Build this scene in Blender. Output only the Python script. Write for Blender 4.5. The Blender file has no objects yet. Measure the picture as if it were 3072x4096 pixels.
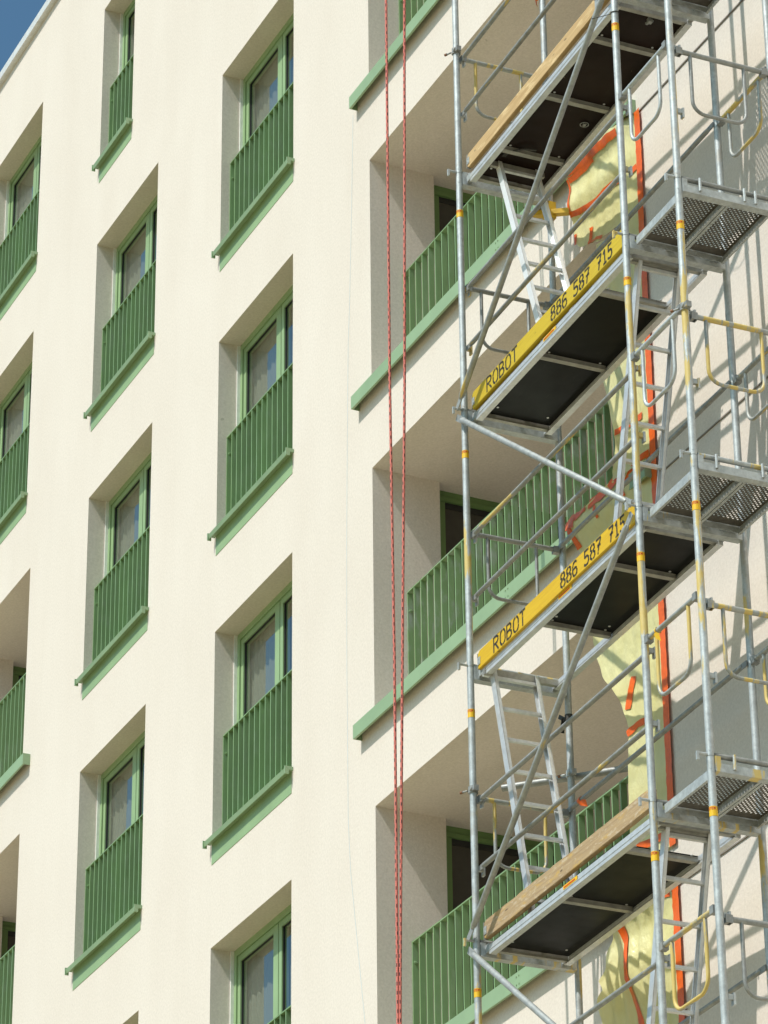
import bpy, math, random
from mathutils import Vector, Matrix, noise as mnoise
random.seed(7)
sc = bpy.context.scene
COL = sc.collection
R_ = math.radians

# ------------------------------------------------------------------ layout (metres)
AL, AR, A1R, BL, BR, ZR = -5.113, -3.390, -4.181, -1.717, 0.0, -7.038
CL, CR = 1.629, 5.955
ZLL, ZLR = -9.04, -6.825
LIN = lambda row: 6.7596 + 3.0 * (row - 4)          # lintel height of a storey
GROUND = -11.9
DW = 0.2136                                          # window frame depth
SX, SY, SR = 5.2262, -0.9592, -0.0277                # scaffold frame
L1, L2, W, Z0 = 2.5241, 0.7364, 0.7376, 4.2295
LEV = lambda k: Z0 + 2.0 * k
U3 = L1 + L2
cr, sr = math.cos(SR), math.sin(SR)
SUN_DIR = Vector((-0.172, 1.0, -1.475)).normalized()

# ------------------------------------------------------------------ materials
def new_mat(name):
    m = bpy.data.materials.new(name); m.use_nodes = True
    nt = m.node_tree; b = nt.nodes['Principled BSDF']
    return m, nt, b
def N(nt, typ, **kw):
    n = nt.nodes.new(typ)
    for k, v in kw.items():
        if hasattr(n, k): setattr(n, k, v)
        else: n.inputs[k.replace('_', ' ')].default_value = v
    return n
def coords(nt, scale=(1, 1, 1), rnd=0.0):
    tc = N(nt, 'ShaderNodeTexCoord'); mp = N(nt, 'ShaderNodeMapping')
    mp.inputs['Scale'].default_value = scale
    nt.links.new(tc.outputs['Object'], mp.inputs['Vector'])
    if rnd:
        oi = N(nt, 'ShaderNodeObjectInfo'); ma = N(nt, 'ShaderNodeMath', operation='MULTIPLY')
        ma.inputs[1].default_value = rnd
        nt.links.new(oi.outputs['Random'], ma.inputs[0])
        cx = N(nt, 'ShaderNodeCombineXYZ')
        for i in range(3): nt.links.new(ma.outputs[0], cx.inputs[i])
        nt.links.new(cx.outputs[0], mp.inputs['Location'])
    return mp.outputs['Vector']
def noise_tex(nt, vec, scale, detail=3, rough=.5):
    n = N(nt, 'ShaderNodeTexNoise'); n.inputs['Scale'].default_value = scale
    n.inputs['Detail'].default_value = detail; n.inputs['Roughness'].default_value = rough
    nt.links.new(vec, n.inputs['Vector']); return n.outputs['Fac']
def ramp(nt, fac, p0, p1, c0=(0, 0, 0, 1), c1=(1, 1, 1, 1)):
    r = N(nt, 'ShaderNodeValToRGB')
    r.color_ramp.elements[0].position = p0; r.color_ramp.elements[1].position = p1
    r.color_ramp.elements[0].color = c0; r.color_ramp.elements[1].color = c1
    nt.links.new(fac, r.inputs[0]); return r.outputs[0]
def mix(nt, fac, a, b, mode='MIX'):
    m = N(nt, 'ShaderNodeMix', data_type='RGBA', blend_type=mode)
    for sock, v in ((m.inputs[0], fac), (m.inputs[6], a), (m.inputs[7], b)):
        if isinstance(v, (int, float)): sock.default_value = v
        elif isinstance(v, tuple): sock.default_value = v if len(v) == 4 else (*v, 1)
        else: nt.links.new(v, sock)
    return m.outputs[2]
def bump(nt, b, h, strength, dist):
    n = N(nt, 'ShaderNodeBump'); n.inputs['Strength'].default_value = strength
    n.inputs['Distance'].default_value = dist
    nt.links.new(h, n.inputs['Height']); nt.links.new(n.outputs[0], b.inputs['Normal'])

def stucco():
    m, nt, b = new_mat('cream_stucco')
    v = coords(nt); vs = coords(nt, (1.0, 1.0, .45))
    big = noise_tex(nt, vs, 1.1, 5, .6); fine = noise_tex(nt, v, 48, 3, .65); grain = noise_tex(nt, v, 190, 2, .6)
    base = ramp(nt, big, .25, .8, (.692, .617, .560, 1), (.748, .678, .625, 1))
    c2 = mix(nt, ramp(nt, fine, .35, .7), (.925, .92, .91), (1.05, 1.05, 1.05))
    col = mix(nt, 1.0, base, c2, 'MULTIPLY')
    md = ramp(nt, noise_tex(nt, v, 38, 4, .75), .36, .66, (.962, .96, .955, 1), (1.025, 1.025, 1.02, 1))
    col = mix(nt, 1.0, col, md, 'MULTIPLY')
    vst = coords(nt, (7, 7, .3))
    st = ramp(nt, noise_tex(nt, vst, 1.0, 5, .65), .52, .85)
    col = mix(nt, mix(nt, 1.0, st, (.14, .14, .14), 'MULTIPLY'), col, mix(nt, 1.0, col, (.86, .85, .83), 'MULTIPLY'))
    sp = ramp(nt, noise_tex(nt, v, 9.5, 1), .835, .845)
    col = mix(nt, mix(nt, 1.0, sp, (.5, .5, .5), 'MULTIPLY'), col, (.4, .36, .3))
    nt.links.new(col, b.inputs['Base Color']); b.inputs['Roughness'].default_value = .92
    b.inputs['Specular IOR Level'].default_value = .1
    ad = N(nt, 'ShaderNodeMath', operation='MULTIPLY_ADD'); nt.links.new(fine, ad.inputs[0]); ad.inputs[1].default_value = .55; nt.links.new(grain, ad.inputs[2])
    bump(nt, b, ad.outputs[0], .7, .0035)
    return m
def paint(name, col, rough=.45, dust=.0, var=.08):
    m, nt, b = new_mat(name)
    v = coords(nt, (1, 1, 1), 3.0)
    n = noise_tex(nt, v, 3.0, 4, .6)
    c = mix(nt, ramp(nt, n, .3, .7), tuple(x * (1 - var) for x in col), tuple(min(1, x * (1 + var)) for x in col))
    if dust:
        vd = coords(nt, (5, 5, 2.2), 7)
        d = ramp(nt, noise_tex(nt, vd, 2.2, 5, .6), .50, .72)
        c = mix(nt, mix(nt, 1.0, d, (dust, dust, dust), 'MULTIPLY'), c, (.36, .40, .36))
    nt.links.new(c, b.inputs['Base Color']); b.inputs['Roughness'].default_value = rough
    return m
def galv(name, thr, tint=(.44, .465, .475), met=.38):
    m, nt, b = new_mat(name)
    v = coords(nt, (1, 1, 1), 0.0); vr = coords(nt, (1, 1, .55), 37)
    vo = N(nt, 'ShaderNodeTexVoronoi'); vo.inputs['Scale'].default_value = 70; nt.links.new(v, vo.inputs['Vector'])
    sp = mix(nt, .25, ramp(nt, noise_tex(nt, v, 16, 4, .65), .3, .72), vo.outputs['Color'])
    bw = N(nt, 'ShaderNodeRGBToBW'); nt.links.new(sp, bw.inputs[0])
    col = ramp(nt, bw.outputs[0], .15, .85, (*(x * .80 for x in tint), 1), (*(min(1, x * 1.22) for x in tint), 1))
    dirt = ramp(nt, noise_tex(nt, vr, 9, 4, .7), .575, .70)
    col = mix(nt, mix(nt, 1.0, dirt, (.6, .6, .6), 'MULTIPLY'), col, (.40, .36, .30))
    vy = coords(nt, (1.5, 11, 1.3), 37)
    ynz = noise_tex(nt, vy, 1.0, 6, .62)
    yel = ramp(nt, ynz, thr, thr + .035)
    ycol = mix(nt, noise_tex(nt, vr, 30, 2), (.58, .38, .03), (.66, .50, .16))
    col = mix(nt, mix(nt, 1.0, yel, (.85, .85, .85), 'MULTIPLY'), col, ycol)
    nt.links.new(col, b.inputs['Base Color'])
    inv = N(nt, 'ShaderNodeMath', operation='MULTIPLY_ADD'); nt.links.new(yel, inv.inputs[0])
    inv.inputs[1].default_value = -met; inv.inputs[2].default_value = met
    nt.links.new(inv.outputs[0], b.inputs['Metallic'])
    rg = ramp(nt, noise_tex(nt, v, 14, 3), .3, .7, (.46, .46, .46, 1), (.60, .60, .60, 1))
    nt.links.new(rg, b.inputs['Roughness'])
    bump(nt, b, noise_tex(nt, v, 60, 3), .10, .002)
    return m
def wood(name, c0, c1, c2, patch=.6, rough=.7, weather=0.0):
    m, nt, b = new_mat(name)
    v = coords(nt, (1.2, 26, 30), 11); vb = coords(nt, (3, 9, 9), 5)
    g = noise_tex(nt, v, 2.2, 5, .65)
    col = ramp(nt, g, .3, .72, (*c0, 1), (*c1, 1))
    p = ramp(nt, noise_tex(nt, vb, 1.7, 5, .65), patch, patch + .12)
    col = mix(nt, p, col, c2)
    if weather:
        w2 = ramp(nt, noise_tex(nt, vb, 5.0, 5, .7), .55, .62)
        col = mix(nt, mix(nt, 1.0, w2, (weather,) * 3, 'MULTIPLY'), col, (.68, .62, .52))
    kn = ramp(nt, noise_tex(nt, vb, 2.6, 1), .74, .78)
    col = mix(nt, kn, col, tuple(x * .45 for x in c0))
    nt.links.new(col, b.inputs['Base Color']); b.inputs['Roughness'].default_value = rough
    bump(nt, b, g, .35, .004)
    return m
def simple(name, col, rough=.5, metal=0.0, var=.1, scale=12):
    m, nt, b = new_mat(name)
    v = coords(nt, (1, 1, 1), 9)
    c = mix(nt, ramp(nt, noise_tex(nt, v, scale, 4, .6), .3, .7), tuple(x * (1 - var) for x in col), tuple(min(1, x * (1 + var)) for x in col))
    nt.links.new(c, b.inputs['Base Color']); b.inputs['Roughness'].default_value = rough; b.inputs['Metallic'].default_value = metal
    return m
def ply(name, col, rough, speck=0.0):
    m, nt, b = new_mat(name)
    v = coords(nt, (1, 1, 1), 9)
    c = mix(nt, ramp(nt, noise_tex(nt, v, 2.0, 4, .6), .3, .7), tuple(x * .7 for x in col), tuple(x * 1.35 for x in col))
    if speck:
        s = ramp(nt, noise_tex(nt, v, 55, 2), .745, .76); area = ramp(nt, noise_tex(nt, v, 2.2, 2), .56, .62)
        c = mix(nt, mix(nt, 1.0, s, area, 'MULTIPLY'), c, (.55, .45, .22))
    vs = coords(nt, (2.5, 14, 1), 9); sc_f = ramp(nt, noise_tex(nt, vs, 2.2, 6, .7), .60, .80)
    c = mix(nt, mix(nt, 1.0, sc_f, (.5, .5, .5), 'MULTIPLY'), c, (.04, .034, .027))
    nt.links.new(c, b.inputs['Base Color'])
    rg = ramp(nt, noise_tex(nt, v, 5, 4), .3, .7, (rough * .8,) * 3 + (1,), (rough * 1.25,) * 3 + (1,))
    nt.links.new(rg, b.inputs['Roughness']); b.inputs['Specular IOR Level'].default_value = .15
    return m
def glass():
    m, nt, b = new_mat('window_glass'); nt.nodes.remove(b)
    out = nt.nodes['Material Output']
    tr = N(nt, 'ShaderNodeBsdfTransparent'); tr.inputs[0].default_value = (.88, .91, .88, 1)
    gl = N(nt, 'ShaderNodeBsdfGlossy'); gl.inputs['Roughness'].default_value = .012; gl.inputs[0].default_value = (.9, .94, .95, 1)
    lw = N(nt, 'ShaderNodeLayerWeight'); pw = N(nt, 'ShaderNodeMath', operation='POWER'); nt.links.new(lw.outputs['Facing'], pw.inputs[0]); pw.inputs[1].default_value = 3.0
    fr = N(nt, 'ShaderNodeMath', operation='MULTIPLY_ADD'); nt.links.new(pw.outputs[0], fr.inputs[0]); fr.inputs[1].default_value = .9; fr.inputs[2].default_value = .12
    v = coords(nt, (1, 1, .3), 5); bp = N(nt, 'ShaderNodeBump'); bp.inputs['Strength'].default_value = .04; bp.inputs['Distance'].default_value = .02
    nt.links.new(noise_tex(nt, v, 2.0, 2), bp.inputs['Height']); nt.links.new(bp.outputs[0], gl.inputs['Normal'])
    mx = N(nt, 'ShaderNodeMixShader'); nt.links.new(fr.outputs[0], mx.inputs[0])
    nt.links.new(tr.outputs[0], mx.inputs[1]); nt.links.new(gl.outputs[0], mx.inputs[2])
    nt.links.new(mx.outputs[0], out.inputs[0]); return m
def film_mat():
    m, nt, b = new_mat('yellow_film'); out = nt.nodes['Material Output']
    v = coords(nt)
    c = mix(nt, ramp(nt, noise_tex(nt, v, 4, 4, .6), .3, .7), (.76, .70, .33), (.86, .81, .45))
    nt.links.new(c, b.inputs['Base Color']); b.inputs['Roughness'].default_value = .3
    vv = coords(nt, (1, 1, .45))
    bump(nt, b, noise_tex(nt, vv, 9, 5, .6), .8, .03)
    tl = N(nt, 'ShaderNodeBsdfTranslucent'); nt.links.new(c, tl.inputs[0])
    mx = N(nt, 'ShaderNodeMixShader'); mx.inputs[0].default_value = .22
    nt.links.new(b.outputs[0], mx.inputs[1]); nt.links.new(tl.outputs[0], mx.inputs[2]); nt.links.new(mx.outputs[0], out.inputs[0])
    return m
def curtain_mat():
    m, nt, b = new_mat('grey_curtain'); out = nt.nodes['Material Output']
    b.inputs['Base Color'].default_value = (.215, .22, .18, 1); b.inputs['Roughness'].default_value = .9
    return m
def rope_mat():
    m, nt, b = new_mat('red_rope')
    tc = N(nt, 'ShaderNodeTexCoord'); sx = N(nt, 'ShaderNodeSeparateXYZ'); nt.links.new(tc.outputs['UV'], sx.inputs[0])
    def mth(op, a, bb=0, c=None):
        n = N(nt, 'ShaderNodeMath', operation=op)
        for i, q in enumerate((a, bb, c)):
            if q is None: continue
            if isinstance(q, (int, float)): n.inputs[i].default_value = q
            else: nt.links.new(q, n.inputs[i])
        return n.outputs[0]
    u, l = sx.outputs[0], sx.outputs[1]
    u4 = mth('MULTIPLY', mth('ADD', u, mth('MULTIPLY', l, .35)), 4.0)
    col_ = mth('LESS_THAN', mth('FRACT', u4), .50)
    alt = mth('MULTIPLY', mth('FLOORED_MODULO', mth('FLOOR', u4), 2.0), .5)
    fl = mth('LESS_THAN', mth('FRACT', mth('ADD', mth('MULTIPLY', l, 1 / .064), alt)), .40)
    k = mth('MULTIPLY', fl, col_)
    v = coords(nt); c0 = mix(nt, noise_tex(nt, v, 90, 2), (.58, .135, .11), (.69, .22, .18))
    c = mix(nt, k, c0, (.05, .022, .025))
    nt.links.new(c, b.inputs['Base Color']); b.inputs['Roughness'].default_value = .85
    br = mth('SINE', mth('MULTIPLY', mth('ADD', l, mth('MULTIPLY', u, .02)), 520.0))
    bump(nt, b, br, .4, .0015)
    return m
def perforated():
    m, nt, b = new_mat('perforated_steel'); out = nt.nodes['Material Output']
    tc = N(nt, 'ShaderNodeTexCoord'); sx = N(nt, 'ShaderNodeSeparateXYZ'); nt.links.new(tc.outputs['Object'], sx.inputs[0])
    def mth(op, a, bb=0, c=None):
        n = N(nt, 'ShaderNodeMath', operation=op)
        for i, q in enumerate((a, bb, c)):
            if q is None: continue
            if isinstance(q, (int, float)): n.inputs[i].default_value = q
            else: nt.links.new(q, n.inputs[i])
        return n.outputs[0]
    P = .034
    def lattice(ox, oy):
        fx = mth('SUBTRACT', mth('FRACT', mth('ADD', mth('MULTIPLY', sx.outputs[0], 1 / P), 50 + ox)), .5)
        fy = mth('SUBTRACT', mth('FRACT', mth('ADD', mth('MULTIPLY', sx.outputs[1], 1 / P), 50 + oy)), .5)
        d = mth('SQRT', mth('ADD', mth('MULTIPLY', fx, fx), mth('MULTIPLY', fy, fy)))
        return mth('LESS_THAN', d, .0064 / P)
    h = mth('MAXIMUM', lattice(0, 0), lattice(.5, .5))
    def band(sock, a, b): return mth('MULTIPLY', mth('GREATER_THAN', sock, a), mth('LESS_THAN', sock, b))
    h = mth('MULTIPLY', h, mth('MULTIPLY', band(sx.outputs[0], .075, .555), band(sx.outputs[1], .022, .294)))
    v = coords(nt); col = ramp(nt, noise_tex(nt, v, 16, 4, .7), .3, .75, (.075, .066, .055, 1), (.15, .135, .115, 1))
    nt.links.new(col, b.inputs['Base Color']); b.inputs['Metallic'].default_value = .25; b.inputs['Roughness'].default_value = .5
    tr = N(nt, 'ShaderNodeBsdfTransparent'); mx = N(nt, 'ShaderNodeMixShader')
    nt.links.new(h, mx.inputs[0]); nt.links.new(b.outputs[0], mx.inputs[1]); nt.links.new(tr.outputs[0], mx.inputs[2])
    nt.links.new(mx.outputs[0], out.inputs[0]); return m

def worn_black():
    m, nt, b = new_mat('worn_black_paint'); out = nt.nodes['Material Output']
    b.inputs['Base Color'].default_value = (.035, .03, .022, 1); b.inputs['Roughness'].default_value = .6
    v = coords(nt, (1, 1, 1), 9); n = ramp(nt, noise_tex(nt, v, 38, 4, .7), .56, .64)
    tr = N(nt, 'ShaderNodeBsdfTransparent'); mx = N(nt, 'ShaderNodeMixShader')
    nt.links.new(mix(nt, 1.0, n, (.8, .8, .8), 'MULTIPLY'), mx.inputs[0]); nt.links.new(b.outputs[0], mx.inputs[1]); nt.links.new(tr.outputs[0], mx.inputs[2])
    nt.links.new(mx.outputs[0], out.inputs[0]); return m
M = dict(
    stucco=stucco(),
    inner=simple('room_plaster', (.30, .28, .25), .9),
    green=paint('green_metal', (.27, .385, .225), .42),
    green_rail=paint('green_railing', (.20, .32, .148), .42, dust=.22),
    green_dusty=paint('dusty_green_railing', (.20, .32, .148), .5, dust=.9),
    green_frame=paint('green_window_frame', (.275, .40, .205), .4),
    door_green=paint('green_door_frame', (.15, .25, .09), .4),
    white=simple('white_bead', (.78, .78, .76), .5),
    cap=simple('pale_metal_cap', (.66, .66, .66), .4, .1),
    glass=glass(), curtain=curtain_mat(),
    dark=simple('dark_gasket', (.02, .02, .02), .6),
    galv=galv('galvanised_steel', .66), galv_y=galv('galvanised_steel_with_yellow_paint', .55), galv_yy=galv('yellow_worn_steel', .505, (.33, .34, .33), .3),
    galv_d=galv('dirty_galvanised_steel', .68, (.28, .285, .28), .3),
    yellow=simple('yellow_painted_steel', (.62, .40, .03), .5, 0, .2),
    galv_dy=galv('dirty_steel_with_yellow_paint', .56, (.27, .275, .265), .3), galv_b=galv('dull_galvanised_steel', .66, (.34, .35, .345), .35), alu_sunlit=simple('sunlit_aluminium', (.88, .88, .88), .28, .25, .05, 20),  # last one: aluminium made paler, sun glare on the top ladder's stiles painted in
    alu=simple('aluminium', (.66, .67, .68), .35, .45, .12, 20),
    alu_d=simple('dull_aluminium', (.36, .35, .32), .45, .5, .25, 14),
    ply_brown=ply('brown_film_plywood', (.014, .007, .005), .5, 1),
    ply_dark=ply('black_film_plywood', (.003, .003, .0025), .38),
    wood_new=wood('pale_board', (.42, .26, .11), (.60, .42, .21), (.68, .50, .27), .55),
    wood_old=wood('weathered_board', (.30, .20, .11), (.47, .335, .19), (.50, .31, .08), .55, .8, .3),
    wood_yel=wood('yellow_board', (.58, .345, .006), (.70, .45, .008), (.62, .37, .006), .55, .5), wood_dull=wood('dull_yellow_board', (.50, .345, .012), (.61, .44, .018), (.53, .36, .012), .55, .55),
    stencil=worn_black(), door_pane=simple('dark_door_glass', (.055, .05, .042), .12), black=simple('black_paint', (.03, .028, .025), .6, 0, .4, 60),
    film=film_mat(), tape=simple('orange_tape', (.78, .13, .015), .28, 0, .12, 30), pink=simple('faded_red_tape', (.62, .22, .15), .4),
    sticker=simple('yellow_sticker', (.80, .47, .01), .5, 0, .06), stick_red=simple('red_print', (.55, .05, .01), .5),
    rope=rope_mat(), cord=simple('blue_cord', (.40, .58, .74), .7),
    perf=perforated(), rust=simple('rusty_bolt', (.22, .10, .05), .7),
    strip=simple('grey_drip_profile', (.23, .20, .17), .6),
    soil=simple('dry_gravel', (.375, .32, .20), .95, 0, .2, 2),
)

# ------------------------------------------------------------------ mesh builder
class Frame:
    def __init__(s, loc, rz): s.loc = Vector(loc); s.rz = rz
    def world(s, p):
        c, q = math.cos(s.rz), math.sin(s.rz)
        return Vector((s.loc.x + p[0] * c - p[1] * q, s.loc.y + p[0] * q + p[1] * c, s.loc.z + p[2]))
WORLD = Frame((0, 0, 0), 0); SCAF = Frame((SX, SY, 0), SR)

class MB:
    def __init__(s): s.v = []; s.f = []; s.sm = []; s.cut = []
    def quad(s, a, b, c, d):
        s.cut.append((len(s.v), len(s.f))); i = len(s.v); s.v += [Vector(a), Vector(b), Vector(c), Vector(d)]; s.f.append((i, i + 1, i + 2, i + 3)); s.sm.append(False); return s
    def box(s, a, b, bev=0):
        s.cut.append((len(s.v), len(s.f))); x0, x1 = sorted((a[0], b[0])); y0, y1 = sorted((a[1], b[1])); z0, z1 = sorted((a[2], b[2]))
        i = len(s.v)
        s.v += [Vector(p) for p in ((x0, y0, z0), (x1, y0, z0), (x1, y1, z0), (x0, y1, z0), (x0, y0, z1), (x1, y0, z1), (x1, y1, z1), (x0, y1, z1))]
        for f in ((0, 3, 2, 1), (4, 5, 6, 7), (0, 1, 5, 4), (1, 2, 6, 5), (2, 3, 7, 6), (3, 0, 4, 7)):
            s.f.append(tuple(i + q for q in f)); s.sm.append(False)
        return s
    def bar(s, p, q, w, h, side=(0, 1, 0)):
        """box of section w (along side) x h from p to q"""
        s.cut.append((len(s.v), len(s.f))); p, q = Vector(p), Vector(q); d = (q - p).normalized(); sd = Vector(side); sd = (sd - d * sd.dot(d)).normalized(); up = d.cross(sd)
        i = len(s.v)
        for e in (p, q):
            for a, b in ((-1, -1), (1, -1), (1, 1), (-1, 1)): s.v.append(e + sd * a * w / 2 + up * b * h / 2)
        for f in ((0, 1, 2, 3), (7, 6, 5, 4), (0, 4, 5, 1), (1, 5, 6, 2), (2, 6, 7, 3), (3, 7, 4, 0)):
            s.f.append(tuple(i + x for x in f)); s.sm.append(False)
        return s
    def tube(s, pts, r, n=14, caps=True):
        s.cut.append((len(s.v), len(s.f))); pts = [Vector(p) for p in pts]; rad = r if isinstance(r, (list, tuple)) else [r] * len(pts)
        t0 = (pts[1] - pts[0]).normalized(); ref = Vector((0, 0, 1)) if abs(t0.z) < .9 else Vector((1, 0, 0))
        a = (ref - t0 * ref.dot(t0)).normalized(); base = len(s.v)
        for i, p in enumerate(pts):
            t = (pts[min(i + 1, len(pts) - 1)] - pts[max(i - 1, 0)]).normalized()
            a = (a - t * a.dot(t)).normalized(); b = t.cross(a)
            for k in range(n):
                g = 2 * math.pi * k / n; s.v.append(p + (a * math.cos(g) + b * math.sin(g)) * rad[i])
        for i in range(len(pts) - 1):
            for k in range(n):
                k2 = (k + 1) % n; s.f.append((base + i * n + k, base + i * n + k2, base + (i + 1) * n + k2, base + (i + 1) * n + k)); s.sm.append(True)
        if caps:
            m = len(pts) - 1
            for ring, order in ((0, -1), (m, 1)):
                c0 = len(s.v); s.v += [s.v[base + ring * n + k].copy() for k in range(n)]
                s.f.append(tuple(c0 + k for k in range(n)[::order])); s.sm.append(False)
        return s
    def build(s, name, mat, parent=None, base=(0, 0, 0), frame=WORLD):
        me = bpy.data.meshes.new(name); b = Vector(base)
        me.from_pydata([v - b for v in s.v], [], s.f); me.polygons.foreach_set('use_smooth', s.sm); me.update()
        me.materials.append(M[mat]); o = bpy.data.objects.new(name, me); COL.objects.link(o)
        if parent is not None: o.parent = parent
        else: o.location = frame.world(base); o.rotation_euler.z = frame.rz
        return o
def split(mb, per, name, mat, parent=None, base=(0, 0, 0), frame=WORLD):
    """every `per` primitives of mb become one object"""
    cuts = mb.cut[::per] + [(len(mb.v), len(mb.f))]; out = []
    for (v0, f0), (v1, f1) in zip(cuts, cuts[1:]):
        m = MB(); m.v = mb.v[v0:v1]; m.f = [tuple(i - v0 for i in f) for f in mb.f[f0:f1]]; m.sm = mb.sm[f0:f1]
        out.append(m.build(name, mat, parent, base, frame))
    return out
def tag(o, label, cat, group=None, kind=None):
    if label: o['label'] = label
    if cat: o['category'] = cat
    if group: o['group'] = group
    if kind: o['kind'] = kind
    return o
def root(name, label, cat, base=(0, 0, 0), frame=WORLD, group=None):
    o = bpy.data.objects.new(name, None); COL.objects.link(o); o.empty_display_size = .2
    o.location = frame.world(base); o.rotation_euler.z = frame.rz
    return tag(o, label, cat, group)
def arc(c, a, b, r, t0, t1, n=6):
    return [Vector(c) + Vector(a) * r * math.cos(t0 + (t1 - t0) * i / n) + Vector(b) * r * math.sin(t0 + (t1 - t0) * i / n) for i in range(n + 1)]

# ------------------------------------------------------------------ ground
g = MB(); n = 10
g.quad((-400, -400, GROUND), (400, -400, GROUND), (400, 400, GROUND), (-400, 400, GROUND))
tag(g.build('ground', 'soil'), None, None, None, 'structure')

# ------------------------------------------------------------------ building
BX0, BX1, BD, ROOF = -17.0, 13.0, 12.0, 13.98
bld = root('apartment_building', 'cream rendered apartment block with green window frames and railings', 'building', (0, 0, GROUND))
BB = (0, 0, GROUND)
holes = []                                          # (x0, x1, z0, z1, depth)
windows = []
for col, x0, x1, rows in (('A', AL, AR, (5, 4, 3, 2)), ('B', BL, BR, (5, 4, 3, 2)), ('Z', ZR - 1.72, ZR, (6, 5)), ('N', AL, A1R, (6,))):
    for r in rows:
        windows.append((x0, x1, LIN(r), col == 'N')); holes.append((x0, x1, LIN(r) - 2.236, LIN(r), .30))
logg = []
for r in (5, 4, 3, 2, 1): logg.append((CL, CR, LIN(r) + .012, True)); holes.append((CL, CR, LIN(r) - 2.222, LIN(r) + .012, .61))
for r in (4, 3): logg.append((ZLL, ZLR, LIN(r) + .012, False)); holes.append((ZLL, ZLR, LIN(r) - 2.222, LIN(r) + .012, .61))
xs = sorted({BX0, BX1, *[h[0] for h in holes], *[h[1] for h in holes]}); zs = sorted({GROUND, ROOF, *[h[2] for h in holes], *[h[3] for h in holes]})
w = MB(); idx = {}
def gv(x, z):
    if (x, z) not in idx: idx[(x, z)] = len(w.v); w.v.append(Vector((x, 0, z)))
    return idx[(x, z)]
for i in range(len(xs) - 1):
    for j in range(len(zs) - 1):
        cx, cz = (xs[i] + xs[i + 1]) / 2, (zs[j] + zs[j + 1]) / 2
        if any(h[0] < cx < h[1] and h[2] < cz < h[3] for h in holes): continue
        w.f.append((gv(xs[i], zs[j]), gv(xs[i + 1], zs[j]), gv(xs[i + 1], zs[j + 1]), gv(xs[i], zs[j + 1]))); w.sm.append(False)
for x0, x1, z0, z1, d in holes:
    w.quad((x0, 0, z0), (x0, 0, z1), (x0, d, z1), (x0, d, z0))      # left jamb
    w.quad((x1, 0, z0), (x1, d, z0), (x1, d, z1), (x1, 0, z1))      # right jamb
    w.quad((x0, 0, z1), (x1, 0, z1), (x1, d, z1), (x0, d, z1))      # soffit
    w.quad((x0, 0, z0), (x0, d, z0), (x1, d, z0), (x1, 0, z0))      # sill bed
w.quad((BX0, 0, GROUND), (BX0, 0, ROOF), (BX0, BD, ROOF), (BX0, BD, GROUND)); w.quad((BX1, 0, GROUND), (BX1, BD, GROUND), (BX1, BD, ROOF), (BX1, 0, ROOF))
w.quad((BX0, BD, GROUND), (BX0, BD, ROOF), (BX1, BD, ROOF), (BX1, BD, GROUND)); w.quad((BX0, 0, ROOF), (BX1, 0, ROOF), (BX1, BD, ROOF), (BX0, BD, ROOF))
w.build('wall', 'stucco', bld, BB)
c = MB(); c.box((BX0 - .04, -.05, 13.93), (BX1 + .04, .42, 14.06)); c.box((BX0 - .04, -.062, 13.93), (BX1 + .04, -.05, 13.955))
c.build('parapet_cap', 'cap', bld, BB)

def railing(x0, x1, y0, depth, zb, zt, pitch, mat):
    b = MB(); n = int((x1 - x0) / pitch)
    for k in range(n + 1):
        x = x0 + .004 + k * pitch
        if x < x1: b.box((x - .005, y0, zb), (x + .009, y0 + depth, zt - .011))
    o = b.build('railing', mat, bld, BB)
    t = MB(); t.box((x0, y0 - .002, zt - .011), (x1, y0 + depth + .002, zt)); t.build('top_rail', mat, o, BB)
    t = MB(); t.box((x0 + .01, y0 + .01, zb - .01), (x1, y0 + depth - .01, zb)); t.build('bottom_rail', mat, o, BB)
    bl = MB()
    for zz in (zt - .17, zb + .06):
        bl.tube([(x0 + .012, y0 + depth * .5, zz), (x0 + .026, y0 + depth * .5, zz)], .017, 10)
        bl.tube([(x0 + .026, y0 + depth * .5, zz), (x0 + .040, y0 + depth * .5, zz)], .010, 8)
    split(bl, 2, 'bolt', mat, o, BB)
    return o

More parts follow.
